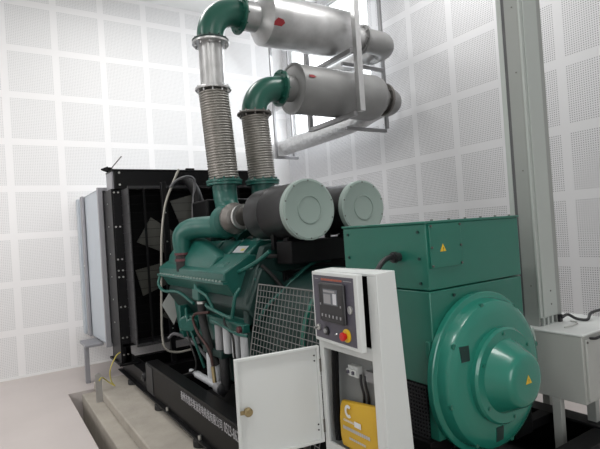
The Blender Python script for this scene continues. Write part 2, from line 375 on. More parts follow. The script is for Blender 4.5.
# duct between radiator and back wall
dc = thing('air_duct', 'pale sheet metal air duct between the radiator and the perforated wall', 'duct', (1.1, 6.5, 0))
def q4(x0, x1, y0, y1, z0, z1, zz0, zz1): pass
d = MB()
d.prism([(1.095, 5.90, .47), (1.055, 7.095, .46), (1.055, 7.095, 2.215), (1.095, 5.90, 2.24)], (.012, 0, 0))
d.prism([(3.00, 5.90, .47), (3.04, 7.095, .46), (3.04, 7.095, 2.215), (3.00, 5.90, 2.24)], (.012, 0, 0))
d.prism([(1.095, 5.90, 2.228), (1.055, 7.095, 2.203), (3.05, 7.095, 2.203), (3.01, 5.90, 2.228)], (0, 0, .012))
d.prism([(1.095, 5.90, .47), (1.055, 7.095, .46), (3.05, 7.095, .46), (3.01, 5.90, .47)], (0, 0, .012))
part('duct_panel', d, 'duct', dc)
part('duct_flange', MB().box(1.085, 1.14, 5.855, 5.90, .44, 2.26).box(2.97, 3.02, 5.855, 5.90, .44, 2.26).box(1.14, 2.97, 5.855, 5.90, 2.22, 2.26).box(1.14, 2.97, 5.855, 5.90, .44, .48), 'duct_grey', dc, bevel=.004)
part('seam_channel', MB().box(1.035, 1.062, 6.62, 6.76, .46, 2.232), 'duct_grey', dc, bevel=.004)
part('corner_strip', MB().box(1.035, 1.060, 6.96, 7.09, .44, 2.225), 'duct', dc, bevel=.004)
part('bottom_shelf', MB().box(.895, 1.10, 6.10, 6.50, .425, .455), 'duct_grey', dc, bevel=.003)
part('support_post', MB().box(.895, .945, 6.17, 6.22, 0, .425), 'duct_grey', dc, bevel=.003)
part('support_post', MB().box(3.02, 3.07, 6.17, 6.22, 0, .46), 'duct_grey', dc, bevel=.003)
for z in (1.35,): part('screw', MB().bolt((1.034, 6.69, z), (-1, 0, 0), .012, .008), 'steel', dc)

# earth strap and wire
single('earth_bar', MB().prism([(.862, 5.36, 0), (.925, 5.36, 0), (.925, 5.36, .27), (.90, 5.36, .30), (.862, 5.36, .285)], (0, .008, 0)), 'galv', 'short upright galvanised earthing strap at the end of the plinth', 'earthing strap', (.89, 5.36, 0))
single('earth_wire', MB().tube(((1.13, 5.40, .46), (1.08, 5.38, .43), (1.02, 5.40, .30), (1.03, 5.44, .17), (1.06, 5.42, .118), (1.00, 5.42, .17), (.93, 5.37, .245), (.895, 5.345, .22)), .006, 8), 'wire_yellow', 'yellow green earth wire drooping from the radiator foot to the strap', 'wire', (1.05, 5.42, .112))

# ------------------------------------------------------------------ alternator
AX0, AX1, AY0, AY1 = 1.69, 2.405, 1.555, 2.165
alt = thing('alternator', 'big green alternator with round end bell, nearest the camera', 'alternator', (2.045, 1.9, .45))
tb = MB(); tb.box(AX0, AX1, AY0, AY1, 1.313, 1.622)
part('terminal_box', tb, 'green', alt, bevel=.004)
lid = MB(); lid.box(AX0-.006, AX1+.006, AY0-.006, AY1+.006, 1.622, 1.634)
part('terminal_box_lid', lid, 'green', alt, bevel=.003)
for i in range(6): part('bolt', MB().bolt((AX0+.06+i*.12, AY0+.012, 1.634), (0, 0, 1), .007, .006), 'steel_dark', alt)
part('body', MB().box(AX0+.001, AX1-.001, AY0+.001, AY1+.10, .62, 1.308), 'green', alt, bevel=.006)
for xa in (AX0-.04, AX1-.12): part('foot', MB().box(xa, xa+.16, AY0+.02, AY1+.1, .45, .62), 'black', alt, bevel=.004)
part('support_beam', MB().box(BX0+.12, BX1-.12, AY0+.10, AY0+.17, .40, .45).box(BX0+.12, BX1-.12, AY1-.1, AY1+.05, .40, .45), 'black', alt)
vg = MB()
for i in range(14): vg.box(AX0-.012, AX0, AY0+.05, AY1-.02, .62+i*.018, .628+i*.018)
for i in range(30): vg.box(AX0-.014, AX0-.010, AY0+.05+i*.018, AY0+.053+i*.018, .62, .862)
part('air_inlet_louvre', vg, 'black_grey', alt)
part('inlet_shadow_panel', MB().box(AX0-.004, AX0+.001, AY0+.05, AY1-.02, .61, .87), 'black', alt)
AXC, AZC = 2.018, .885
bell = MB().lathe(((0, .381), (.004, .386), (.03, .386), (.034, .381), (.036, .365), (.038, .36), (.07, .355), (.088, .345), (.10, .325), (.108, .295), (.112, .23), (.112, .0)), (AXC, AY0, AZC), (0, -1, 0), 72)
bl = part('end_bell', bell, 'bell_green', alt, ang=28)
ring = MB().lathe(((.11, .225), (.135, .225), (.145, .215), (.145, .17), (.11, .17)), (AXC+.0, AY0, AZC-.0), (0, -1, 0), 64, closed=True)
part('cover_flange', ring, 'bell_green', bl)
cone = MB().lathe(((.11, .18), (.135, .177), (.145, .172), (.222, .128), (.238, .120), (.246, .105), (.249, .085), (.2495, .0)), (AXC+.0, AY0, AZC-.0), (0, -1, 0), 64)
part('exciter_cover', cone, 'bell_green', bl, ang=40)
for k in range(8):
    a = 2*math.pi*(k+.3)/8; part('bolt', MB().bolt((AXC+.342*math.cos(a), AY0-.080, AZC+.342*math.sin(a)), (0, -1, 0), .012, .012, 10), 'green', bl)
for k in range(6):
    a = 2*math.pi*(k+.6)/6; part('bolt', MB().bolt((AXC+.01+.2*math.cos(a), AY0-.142, AZC+.2*math.sin(a)), (0, -1, 0), .008, .008, 10), 'green', bl)
def bell_y(r_):
    P_ = ((.355, .070), (.345, .088), (.325, .100), (.295, .108), (.23, .112))
    for (a0, b0), (a1, b1) in zip(P_, P_[1:]):
        if a1 <= r_ <= a0: return b0 + (b1-b0)*(a0-r_)/(a0-a1)
    return .112
for a, rr in ((R(150), .285), (R(262), .275)):
    cx_, cz_ = AXC+rr*math.cos(a), AZC+rr*math.sin(a); q_ = []
    for dx, dz in ((-.026, -.034), (-.026, 0), (-.026, .034), (.026, .034), (.026, 0), (.026, -.034)):
        x_, z_ = cx_+dx, cz_+dz; q_.append(Vector((x_, AY0 - bell_y(math.hypot(x_-AXC, z_-AZC)) - .003, z_)))
    part('vent_slot', MB().prism(q_, (0, .012, 0)), 'green_dark', bl)
part('rating_sticker', MB().prism([(AXC+.30, AY0-.095, AZC+.09), (AXC+.34, AY0-.088, AZC+.10), (AXC+.325, AY0-.088, AZC+.165), (AXC+.287, AY0-.095, AZC+.155)], (0, .006, 0)), 'filter_cap', bl)
ap = MB().box(1.705, 1.925, AY0-.010, AY0, 1.413, 1.619)
pn = part('access_panel', ap, 'green', alt, bevel=.002)
for x in (1.714, 1.916):
    for z in (1.424, 1.51, 1.61): part('screw', MB().bolt((x, AY0-.010, z), (0, -1, 0), .006, .006, 8), 'steel_dark', pn)
part('warning_label', tri_mb((1.79, AY0-.0102, 1.50), (1, 0, 0), (0, 0, 1), .024), 'yellow', pn, label='yellow warning triangle')
part('warning_mark', text_mb('!', .026, (1.786, AY0-.0125, 1.490), (1, 0, 0), (0, 0, 1)), 'plastic', pn)
part('warning_label', tri_mb((AXC+.0, AY0-.2500, AZC+.0), (1, 0, 0), (0, 0, 1), .026), 'yellow', bl, label='yellow warning triangle')
part('warning_mark', text_mb('!', .028, (AXC-.004, AY0-.2522, AZC-.010), (1, 0, 0), (0, 0, 1)), 'plastic', bl)
for y, z in ((1.60, 1.585), (1.60, 1.46), (1.60, 1.345), (2.12, 1.585), (2.12, 1.46), (2.12, 1.345)):
    part('screw', MB().bolt((AX0-.002, y, z), (-1, 0, 0), .007, .006, 8), 'green_dark', alt)
part('eye_bolt', MB().bolt((1.85, AY0-.002, 1.275), (0, -1, 0), .008, .008), 'green_dark', alt)
part('cable_gland', MB().cyl((1.69, 1.735, 1.468), (1.64, 1.735, 1.468), .022, n=14).cyl((1.665, 1.735, 1.468), (1.65, 1.735, 1.468), .028, n=14), 'plastic', alt)
single('power_cable', MB().tube(((1.655, 1.735, 1.468), (1.615, 1.735, 1.468), (1.56, 1.73, 1.44), (1.51, 1.73, 1.36), (1.49, 1.74, 1.2), (1.48, 1.75, .9), (1.49, 1.75, .46)), .013, 12), 'plastic',
       'black cable running from the alternator side down behind the white control cabinet', 'cable', (1.47, 1.75, .45))
part('lifting_link', MB().box(AX0-.02, AX0-.006, 1.56, 1.585, .98, 1.08), 'green', alt, bevel=.003)

# ------------------------------------------------------------------ engine
eng = thing('diesel_engine', 'green V-type diesel engine with white filters, between radiator and alternator', 'engine', (2.055, 3.9, .17))
def mirror(f):   # run f for both banks
    for s in (-1, 1): f(s)
def XM(x, s): return x if s < 0 else 2*2.055 - x
blk = [(1.80, .50), (2.31, .50), (2.42, .80), (2.62, 1.10), (2.50, 1.38), (2.20, 1.30), (2.055, 1.22), (1.91, 1.30), (1.61, 1.38), (1.49, 1.10), (1.69, .80)]
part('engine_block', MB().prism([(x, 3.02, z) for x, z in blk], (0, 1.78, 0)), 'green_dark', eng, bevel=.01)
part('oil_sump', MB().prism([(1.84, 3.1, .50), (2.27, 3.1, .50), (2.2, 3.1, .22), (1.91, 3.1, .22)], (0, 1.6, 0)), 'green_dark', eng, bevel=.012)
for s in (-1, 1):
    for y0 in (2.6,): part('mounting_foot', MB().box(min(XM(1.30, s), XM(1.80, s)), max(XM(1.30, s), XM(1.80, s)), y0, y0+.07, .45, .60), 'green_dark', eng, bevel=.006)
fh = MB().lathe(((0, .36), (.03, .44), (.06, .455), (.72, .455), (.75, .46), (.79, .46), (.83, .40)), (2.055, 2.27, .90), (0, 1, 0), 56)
part('flywheel_housing', fh, 'green_dark', eng)  # darker green puts the shade behind the mesh into the colour
part('housing_rim', MB().lathe(((0, .47), (.03, .47), (.03, .44), (0, .44)), (2.055, 2.50, .90), (0, 1, 0), 56, closed=True), 'green', eng)
rp = [(1.50, .72), (2.61, .72), (2.68, 1.15), (2.52, 1.56), (2.30, 1.56), (2.055, 1.42), (1.81, 1.56), (1.66, 1.53), (1.50, 1.15)]
part('rear_gear_cover', MB().prism([(x, 3.06, z) for x, z in rp], (0, .07, 0)), 'green_dark', eng, bevel=.01)
fp = [(1.62, .62), (2.49, .62), (2.55, 1.2), (2.35, 1.5), (1.76, 1.5), (1.56, 1.2)]
part('control_module', MB().box(1.78, 2.0, 3.00, 3.06, 1.12, 1.34).box(1.80, 1.98, 2.985, 3.0, 1.15, 1.31), 'black', eng, bevel=.006)
part('breather_box', MB().box(2.05, 2.35, 2.96, 3.06, 1.22, 1.46), 'black', eng, bevel=.02)
part('harness_tube', MB().tube(((1.62, 3.03, 1.40), (1.70, 2.99, 1.30), (1.76, 2.97, 1.18), (1.72, 2.97, 1.0), (1.66, 3.0, .80)), .014, 10), 'rubber', eng)
part('harness_tube', MB().tube(((1.66, 3.04, 1.46), (1.85, 2.98, 1.44), (2.0, 2.95, 1.38), (2.2, 2.94, 1.42), (2.45, 2.98, 1.35)), .016, 10), 'rubber', eng)
part('oil_line', MB().tube(((1.56, 3.04, 1.0), (1.62, 2.98, 1.12), (1.74, 2.94, 1.22), (1.95, 2.9, 1.38), (2.1, 2.86, 1.40)), .012, 10), 'green_engine', eng)
for xx, zz in ((1.58, 1.30), (1.60, 1.18), (1.58, 1.05), (1.74, 1.44), (1.60, .92)): part('cover_bolt', MB().bolt((xx, 3.06, zz), (0, -1, 0), .012, .012), 'green_engine', eng)
part('front_gear_cover', MB().prism([(x, 4.78, z) for x, z in fp], (0, .12, 0)), 'green_engine', eng, bevel=.012)
part('crank_pulley', MB().lathe(((0, .17), (.03, .17), (.04, .15), (.05, .17), (.08, .17)), (2.055, 4.92, .82), (0, 1, 0), 36), 'black', eng)
part('fan_shaft', MB().cyl((2.055, 4.9, 1.36), (2.055, 5.18, 1.36), .05), 'steel_dark', eng)
for s in (-1, 1):   # aftercooler / intake manifold housings along each bank
    pf = [(1.42, 1.295), (1.435, 1.275), (1.50, 1.17), (1.66, 1.18), (1.72, 1.46), (1.63, 1.475), (1.42, 1.355)]
    rg = [[(XM(x, s), 3.24, z) for x, z in pf], [(XM(x, s), 4.80, z) for x, z in pf]]
    part('aftercooler_housing', MB().rings([[Vector(p) for p in r] for r in rg]), 'green_engine', eng, bevel=.010)
    fl = MB().prism([(XM(x, s), 3.22, z) for x, z in ((1.40, 1.272), (1.44, 1.272), (1.44, 1.290), (1.40, 1.290))], (0, 1.60, 0))
    bolts = [ (3.28 + i*.065) for i in range(23)]
    for y in bolts[::2] if s > 0 else bolts: part('flange_bolt', MB().bolt((XM(1.404, s), y, 1.29), (0, 0, 1), .009, .012), 'filter_cap', eng)
    part('bolted_flange', fl, 'filter_cap' if False else 'green_engine', eng)
    # tapering intake horn lying on the housing
    hs = []
    for y, x0, x1, zb, zt in ((4.55, 1.50, 1.66, 1.36, 1.43), (4.42, 1.47, 1.72, 1.32, 1.56), (4.2, 1.46, 1.74, 1.30, 1.585), (3.85, 1.46, 1.70, 1.29, 1.53), (3.55, 1.45, 1.66, 1.28, 1.45), (3.40, 1.455, 1.62, 1.28, 1.41)):
        y += .20; zt += .055; zb += .03
        hs.append([Vector((XM(x, s), y, z)) for x, z in ((x0, zb), (x0+.01, zb+(zt-zb)*.45), (x0+(x1-x0)*.45, zt-.01), (x0+(x1-x0)*.7, zt), (x1, zt-.02), (x1, zb))])
    part('intake_horn', MB().rings(hs), 'green_engine', eng, bevel=.008)
    part('end_boss', MB().lathe(((0, .055), (.13, .055), (.14, .04), (.17, .038), (.17, .024), (.22, .024)), (XM(1.53, s), 3.50, 1.37), (0, -1, 0), 24), 'green_engine', eng)
    part('crossover_pipe', MB().tube(((XM(1.53, s), 3.30, 1.345), (XM(1.55, s), 3.20, 1.365), (XM(1.61, s), 3.06, 1.43), (XM(1.655, s), 2.96, 1.495)), .015, 12), 'green_engine', eng)
    for i in range(4):
        y0 = 3.40 + i*.36
        pr = [(1.66, 1.36), (1.69, 1.46), (1.82, 1.575), (1.93, 1.575), (1.99, 1.48), (1.95, 1.30)]
        rc = part('rocker_cover', MB().prism([(XM(x, s), y0, z) for x, z in pr], (0, .31, 0)), 'green_engine', eng, bevel=.018, seg=3)
        for yy in (y0+.05, y0+.26): part('cover_bolt', MB().bolt((XM(1.875, s), yy, 1.575), (0, 0, 1), .012, .014), 'green_dark', rc)
        if i == 0 and s < 0:
            n_ = Vector((-.115, 0, .13)).normalized(); c0 = Vector((1.705, 3.68, 1.476)) + n_*.003; up = Vector((.13, 0, .115)).normalized()
            part('maker_plate', MB().prism([c0, c0+Vector((0, -.20, 0)), c0+Vector((0, -.20, 0))+up*.075, c0+up*.075], n_*.002), 'filter_white', rc, label='white label with coloured marks')
            part('label_mark', MB().prism([c0+n_*.002+up*.02+Vector((0, -.12, 0)), c0+n_*.002+Vector((0, -.18, 0))+up*.02, c0+n_*.002+Vector((0, -.18, 0))+up*.045, c0+n_*.002+up*.045+Vector((0, -.12, 0))], n_*.001), 'wire_yellow', rc)
    # turbocharger
    tx = XM(1.72, s)
    part('turbo_housing', MB().lathe(((0, .05), (.02, .10), (.07, .13), (.12, .12), (.15, .08), (.22, .075)), (tx, 3.55, 1.76), (0, 1, 0), 36), 'steel_dark', eng)
    part('turbo_band', MB().lathe(((0, .075), (0, .10), (.03, .10), (.03, .075)), (tx, 3.46, 1.765), (0, 1, 0), 36, closed=True), 'steel', eng)
    part('turbo_scroll', MB().lathe(((0, .08), (.03, .13), (.09, .145), (.15, .12), (.18, .07)), (tx+.02, 3.78, 1.74), (0, 1, 0), 36), 'green_engine', eng)
# big green charge air pipe on the left bank
part('charge_air_pipe', MB().tube(((1.475, 4.24, 1.47), (1.475, 4.25, 1.56), (1.49, 4.25, 1.65), (1.55, 4.20, 1.70), (1.64, 4.10, 1.71), (1.74, 3.92, 1.70)), lambda t: .066+.03*min(1, t*2), 24), 'green_engine', eng)
part('charge_air_pipe', MB().tube(((2.635, 4.30, 1.47), (2.635, 4.30, 1.56), (2.62, 4.28, 1.64), (2.56, 4.22, 1.69), (2.47, 4.10, 1.70), (2.37, 3.92, 1.70)), .088, 24), 'green_engine', eng)
part('pipe_clamp', MB().lathe(((0, .065), (0, .074), (.022, .074), (.022, .065)), (1.475, 4.24, 1.42), (0, 0, 1), 28, closed=True).lathe(((0, .065), (0, .074), (.02, .074), (.02, .065)), (1.475, 4.24, 1.475), (0, 0, 1), 28, closed=True), 'red_band', eng)
part('pipe_collar', MB().cyl((1.475, 4.24, 1.33), (1.475, 4.24, 1.47), .064), 'rubber', eng)
for x in (1.862, 2.262):
    part('exhaust_outlet', MB().tube(((x, 4.10, 2.10), (x, 4.10, 2.0), (x, 4.06, 1.88), (x, 3.95, 1.76), (x*.7+2.055*.3, 3.85, 1.62)), lambda t: .115-.02*t, 24).lathe(((0, .16), (.02, .16)), (x, 4.10, 2.085), (0, 0, 1), 32), 'green_engine', eng)
part('coolant_manifold', MB().tube(((2.055, 4.85, 1.62), (2.055, 4.4, 1.66), (2.055, 3.2, 1.66)), .06, 16), 'green_dark', eng)
part('filter_platform', MB().box(1.72, 2.55, 2.78, 2.98, 1.40, 1.56), 'black', eng, bevel=.008)
part('air_crossover_box', MB().box(1.78, 2.33, 4.35, 4.75, 1.62, 1.98), 'black', eng, bevel=.02)
# small tubes on the left side
for pts, r in ((((1.42, 4.78, 1.27), (1.40, 4.78, 1.19), (1.41, 4.66, 1.13), (1.43, 4.30, 1.14), (1.46, 4.0, 1.06)), .014),
               (((1.40, 3.78, 1.24), (1.39, 3.72, 1.21), (1.40, 3.55, 1.17), (1.42, 3.48, 1.08)), .012),
               (((1.42, 3.62, 1.09), (1.41, 3.5, 1.075), (1.40, 3.14, 1.05), (1.40, 3.09, 1.08), (1.42, 3.07, 1.20), (1.46, 3.07, 1.25)), .013),
               (((1.43, 3.55, .98), (1.42, 3.4, .975), (1.42, 3.1, .94), (1.46, 3.0, .93)), .010),
               (((1.46, 4.2, 1.0), (1.44, 4.12, .9), (1.47, 4.05, .72), (1.52, 4.0, .50)), .012)):
    part('fuel_pipe', MB().tube(pts, r, 10), 'green_engine', eng)
part('bleed_block', MB().box(1.43, 1.55, 3.80, 3.95, 1.10, 1.20), 'green_engine', eng, bevel=.012)
part('hose_clamp', MB().lathe(((0, .034), (0, .040), (.02, .040), (.02, .034)), (1.47, 3.84, 1.075), (0, 0, 1), 20, closed=True), 'steel', eng)
part('coolant_hose', MB().tube(((1.47, 3.84, 1.10), (1.46, 3.82, .98), (1.45, 3.74, .86), (1.46, 3.68, .72), (1.50, 3.66, .60)), .033, 14), 'rubber', eng)
part('braided_hose', MB().tube(((1.44, 3.62, 1.03), (1.42, 3.70, 1.02), (1.41, 3.86, .99), (1.41, 3.90, .93), (1.41, 3.80, .84), (1.42, 3.62, .74), (1.42, 3.56, .62)), .011, 10), 'braid', eng)
part('hose_fitting', MB().cyl((1.42, 3.56, .62), (1.42, 3.54, .50), .016, n=12), 'brass', eng)
# pumps
for (x, y, z, r, l) in ((1.50, 4.28, .86, .07, .10), (1.48, 4.08, .88, .055, .12)):
    part('fuel_pump', MB().lathe(((0, r*.7), (.01, r), (l*.5, r), (l*.55, r*.8), (l, r*.8)), (x, y, z), (-.6, -.8, 0), 24).box(x, x+.14, y-.02, y+.1, z-.06, z+.06), 'green_engine', eng)
part('pump_bracket', MB().box(1.47, 1.53, 4.40, 4.46, .76, 1.0).box(1.47, 1.65, 4.44, 4.46, .76, 1.0), 'green_engine', eng, bevel=.005)
part('injection_pump', MB().box(1.50, 1.62, 3.62, 4.05, .78, .98), 'green_engine', eng, bevel=.015)
part('filter_head', MB().box(1.455, 1.56, 3.06, 3.66, .935, 1.0).box(1.55, 1.66, 3.2, 3.5, .93, 1.06), 'green_engine', eng, bevel=.008)
part('red_sticker', MB().lathe(((0, .024), (.02, .024)), (1.45, 3.085, .965), (-1, 0, 0), 20), 'red_band', eng)
FB = (((0, .018), (.006, .034), (.02, .037), (.195, .037), (.21, .033)))
fsrc = None
for (x, y, z, m_, l) in ((1.50, 3.265, .725, 'filter_white', 1), (1.50, 3.42, .73, 'filter_white', 1), (1.50, 3.575, .73, 'plastic_grey', 1), (1.50, 3.12, .73, 'filter_white', 1),
                     (1.505, 3.80, .39, 'filter_white', 1.38), (1.505, 3.68, .39, 'filter_white', 1.38), (1.505, 3.53, .42, 'black_grey', 1.25)):
    part('oil_filter', MB().lathe([(a*l, b) for a, b in FB], (x, y, z), (0, 0, 1), 24), m_, eng)
part('filter_head', MB().box(1.46, 1.56, 3.48, 3.86, .68, .735), 'green_dark', eng, bevel=.006)
part('filter_bracket', MB().box(1.56, 1.75, 3.1, 3.85, .5, .93), 'green_dark', eng)
sm = MB().lathe(((0, .018), (.14, .018), (.15, .030), (.60, .030)), (1.475, 4.22, .44), (0, -1, 0), 20)
part('starter_tube', sm, 'filter_white', eng)
part('starter_end', MB().lathe(((0, .03), (.02, .045), (.10, .048), (.11, .04)), (1.475, 3.64, .44), (0, -1, 0), 28), 'plastic_grey', eng)
part('starter_cap', MB().lathe(((0, .046), (.02, .046), (.03, .03)), (1.475, 3.532, .44), (0, -1, 0), 28), 'plastic', eng)
part('thin_cable', MB().tube(((1.44, 4.15, .80), (1.43, 4.05, .70), (1.44, 3.98, .58), (1.45, 4.06, .48), (1.40, 4.2, .42)), .008, 8), 'rubber', eng)
part('thin_cable', MB().tube(((1.44, 3.32, 1.05), (1.43, 3.3, .98), (1.44, 3.2, .90), (1.44, 3.18, .75), (1.48, 3.2, .6)), .009, 8), 'rubber', eng)
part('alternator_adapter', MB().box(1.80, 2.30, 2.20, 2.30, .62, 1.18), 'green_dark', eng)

# mesh guard
part('coupling_cover', MB().lathe(((0, .43), (.03, .44), (.5, .44), (.52, .43)), (2.055, 2.31, .80), (0, 1, 0), 40), 'black', eng)  # black drum carries the shade behind the mesh in its colour
gq = thing('wire_mesh_guard', 'slanted zinc wire mesh guard beside the white control cabinet, before the flywheel housing', 'guard', (1.40, 2.55, .45))
g = MB(); GY0, GY1 = 2.05, 2.90
def gp(y, t): return Vector((1.52 - .17*t - .0*t, y, 1.285 - .80*t))
for i in range(22):
    t = i/21; g.cyl(gp(GY0, t), gp(GY1, t), .0028, n=4)
for i in range(22):
    y = GY0 + (GY1-GY0)*i/21; g.cyl(gp(y, 0), gp(y, 1), .0028, n=4)
part('wire_mesh', g, 'wire_mesh', gq)
part('mesh_frame', MB().tube([gp(GY0, 0), gp(GY1, 0)], .005, 6).tube([gp(GY1, 0), gp(GY1, 1)], .005, 6).tube([gp(GY0, 1), gp(GY1, 1)], .005, 6), 'wire_mesh', gq)
for y in (2.15, 2.8): part('bracket', MB().box(1.345, 1.36, y, y+.03, .45, .50), 'steel_dark', gq)

# air filters
for i, (x, r, lab) in enumerate(((1.835, .208, 'left air filter drum with charcoal body and pale grey-green end cap above the engine'), (2.31, .195, 'right air filter drum, partly behind the left one, with pale grey-green end cap'))):
    a = thing('air_filter', lab, 'air filter', (x, 3.0, 1.765-r), 'air filters above the engine')
    part('drum', MB().lathe(((0, r*.97), (.02, r*.95), (.34, r*.95), (.36, r*.99), (.38, r*.95), (.60, r*.93), (.66, r*.55), (.74, r*.5)), (x, 2.72, 1.765), (0, 1, 0), 56), 'filter_body', a)
    cp = MB().lathe(((0, r*.90), (-.004, r*.93), (0, r), (.045, r), (.045, r*.96)), (x, 2.70, 1.765), (0, 1, 0), 64)
    cpo = part('end_cap', cp, 'filter_cap', a)
    part('pressed_ring', MB().lathe(((0, r*.46), (.005, r*.46), (.005, r*.43), (0, r*.43)), (x, 2.693, 1.765), (0, 1, 0), 48, closed=True), 'filter_cap', cpo)
    for k in range(10):
        an = 2*math.pi*(k+.5)/10; part('screw', MB().bolt((x+r*.94*math.cos(an), 2.70, 1.765+r*.94*math.sin(an)), (0, -1, 0), .006, .004, 8), 'steel_dark', cpo)
    part('outlet_band', MB().lathe(((0, r*.5), (0, r*.56), (.05, r*.56), (.05, r*.5)), (x, 3.40, 1.765), (0, 1, 0), 36, closed=True), 'steel', a)
    part('mounting_bracket', MB().box(x-.10, x+.10, 2.85, 2.90, 1.50, 1.58).box(x-.08, x-.05, 2.85, 2.90, 1.57, 1.60).box(x-.12, x-.09, 3.0, 3.04, 1.50, 1.62).box(x+.09, x+.12, 3.0, 3.04, 1.50, 1.62), 'black', a)

# ------------------------------------------------------------------ exhaust risers, silencers
EY = 4.10
def flange(c, ax, r, th=.022, bolts=10, br=.009):
    mb = MB().lathe(((0, r-.003), (.003, r), (th-.003, r), (th, r-.003)), c, ax, 40)
    axv = Vector(ax).normalized()
    mb.ring_bolts(Vector(c)+axv*th, ax, r*.84, bolts, br, .022, .3); mb.ring_bolts(Vector(c), -axv, r*.84, bolts, br, .022, -.3)
    return mb
def bellows_mb(p0, p1, r, k):
    p0, p1 = Vector(p0), Vector(p1); L = (p1-p0).length; pr = [(0, r*.86)]
    for i in range(k):
        a = L*(.01+.98*i/k); b = L*.98/k
        pr += [(a+b*.05, r*.90), (a+b*.25, r*.985), (a+b*.5, r), (a+b*.75, r*.985), (a+b*.95, r*.90)]
    return MB().lathe(pr + [(L, r*.86)], p0, p1-p0, 36)
r1 = thing('exhaust_riser', 'left exhaust riser: ribbed bellows, silver pipe and green elbow up to the higher silencer', 'exhaust pipe', (1.862, EY, 2.1), 'exhaust risers')
part('bellows', bellows_mb((1.862, EY, 2.13), (1.812, EY, 2.95), .138, 34), 'bellows', r1, ang=60)
part('lower_flange', flange((1.862, EY, 2.108), (0, 0, 1), .165), 'green_engine', r1)
part('middle_flange', flange((1.812, EY, 2.95), (0, 0, 1), .165), 'galv', r1)
part('straight_pipe', MB().cyl((1.812, EY, 2.972), (1.815, EY, 3.375), .112, n=36), 'silencer_a', r1)
part('upper_flange', flange((1.815, EY, 3.375), (0, 0, 1), .170), 'galv', r1)
part('elbow_flange', flange((1.815, EY, 3.398), (0, 0, 1), .168, .018), 'green_dark', r1)
part('elbow', MB().arc((2.085, EY, 3.445), (-1, 0, 0), (0, 0, 1), .27, 0, 90, .122).cyl((1.815, EY, 3.41), (1.815, EY, 3.447), .122, n=28).cyl((2.083, EY, 3.715), (2.12, EY, 3.715), .122, n=28), 'green_pipe', r1)
part('outlet_flange', flange((2.115, EY, 3.715), (1, 0, 0), .185, .022), 'green_pipe', r1)
r2 = thing('exhaust_riser', 'right exhaust riser: browned ribbed bellows and green elbow into the lower silencer', 'exhaust pipe', (2.262, EY, 2.1), 'exhaust risers')
part('bellows', bellows_mb((2.262, EY, 2.13), (2.222, EY, 2.755), .132, 26), 'bellows', r2, ang=60)
part('lower_flange', flange((2.262, EY, 2.108), (0, 0, 1), .165), 'green_engine', r2)
part('elbow_flange', flange((2.222, EY, 2.757), (0, 0, 1), .168, .02), 'steel_dark', r2)
part('elbow', MB().arc((2.482, EY, 2.777), (-1, 0, 0), (0, 0, 1), .26, 0, 90, .122, ).cyl((2.475, EY, 3.037), (2.525, EY, 3.045), .122, n=28), 'green_pipe', r2)
part('outlet_flange', flange((2.515, EY, 3.05), (1, 0, 0), .180, .022), 'green_pipe', r2)

s1 = thing('silencer', 'upper bright zinc exhaust silencer with a red mark at its left end', 'silencer', (2.9, EY, 3.46), 'exhaust silencers')
part('shell', MB().lathe(((.105, .135), (.19, .138), (.26, .14), (.30, .2), (.335, .238), (.345, .250), (1.35, .252), (1.38, .235), (1.46, .15), (1.50, .12), (1.60, .12)), (2.035, EY, 3.715), (1, 0, 0), 64), 'silencer_a', s1)
part('outlet_flange', flange((3.63, EY, 3.712), (1, 0, 0), .165, .03), 'silencer_b', s1)
def on_shell(pts, x0, z0, zc, rad):
    f_ = lambda e: [Vector((x0+a, EY - math.sqrt((rad+e)**2 - (z0+b-zc)**2), z0+b)) for a, b in pts]
    return MB().rings([f_(0), f_(.004)])
part('paint_mark', on_shell(((0, .0), (.035, .035), (.095, .025), (.115, 0), (.085, -.03), (.0, -.03)), 2.378, 3.607, 3.715, .2515), 'red_paint', s1, label='red paint mark')
s2 = thing('silencer', 'lower dull grey exhaust silencer with flat end plate', 'silencer', (3.2, EY, 2.81), 'exhaust silencers')
part('shell', MB().lathe(((-.035, .132), (.09, .132), (.10, .235), (.11, .248), (1.14, .25), (1.20, .235), (1.27, .17), (1.30, .15), (1.33, .14)), (2.576, EY, 3.06), (1, 0, 0), 64), 'silencer_b', s2)
part('end_rim', MB().lathe(((0, .235), (0, .256), (.02, .256), (.02, .235)), (2.67, EY, 3.06), (1, 0, 0), 64, closed=True), 'silencer_b', s2)
part('outlet_flange', flange((3.90, EY, 3.06), (1, 0, 0), .185, .03), 'steel_dark', s2)
part('paint_mark', on_shell(((0, .014), (.05, .018), (.085, .002), (.05, -.013), (0, -.010)), 2.725, 3.125, 3.06, .2505), 'red_paint', s2, label='red paint mark')

p1 = thing('exhaust_outlet_pipe', 'upper pale pipe bending back from the zinc silencer towards the wall', 'exhaust pipe', (3.95, 5.0, 3.58), 'exhaust outlet pipes')
part('elbow', MB().cyl((3.66, EY, 3.712), (3.89, EY, 3.712), .132, n=32).arc((3.89, EY+.17, 3.712), (0, -1, 0), (1, 0, 0), .17, 0, 90, .132), 'silencer_b', p1)
part('pipe', MB().cyl((4.06, EY+.17, 3.712), (4.06, 7.09, 3.712), .126, n=32), 'silencer_a', p1)
p2 = thing('exhaust_outlet_pipe', 'lower foil wrapped pipe sloping away under the grey silencer to the wall', 'exhaust pipe', (4.0, 5.0, 2.84), 'exhaust outlet pipes')
part('elbow', MB().cyl((3.93, EY, 3.06), (3.95, EY, 3.06), .15, n=32).arc((3.95, EY+.16, 3.06), (0, -1, 0), (1, 0, 0), .15, 0, 90, .145), 'silencer_b', p2)
part('pipe', MB().tube(((4.10, EY+.14, 3.06), (4.10, 4.5, 3.03), (4.08, 4.9, 2.97), (4.06, 6.0, 2.95), (4.06, 7.09, 2.95)), .122, 28), 'foil', p2)

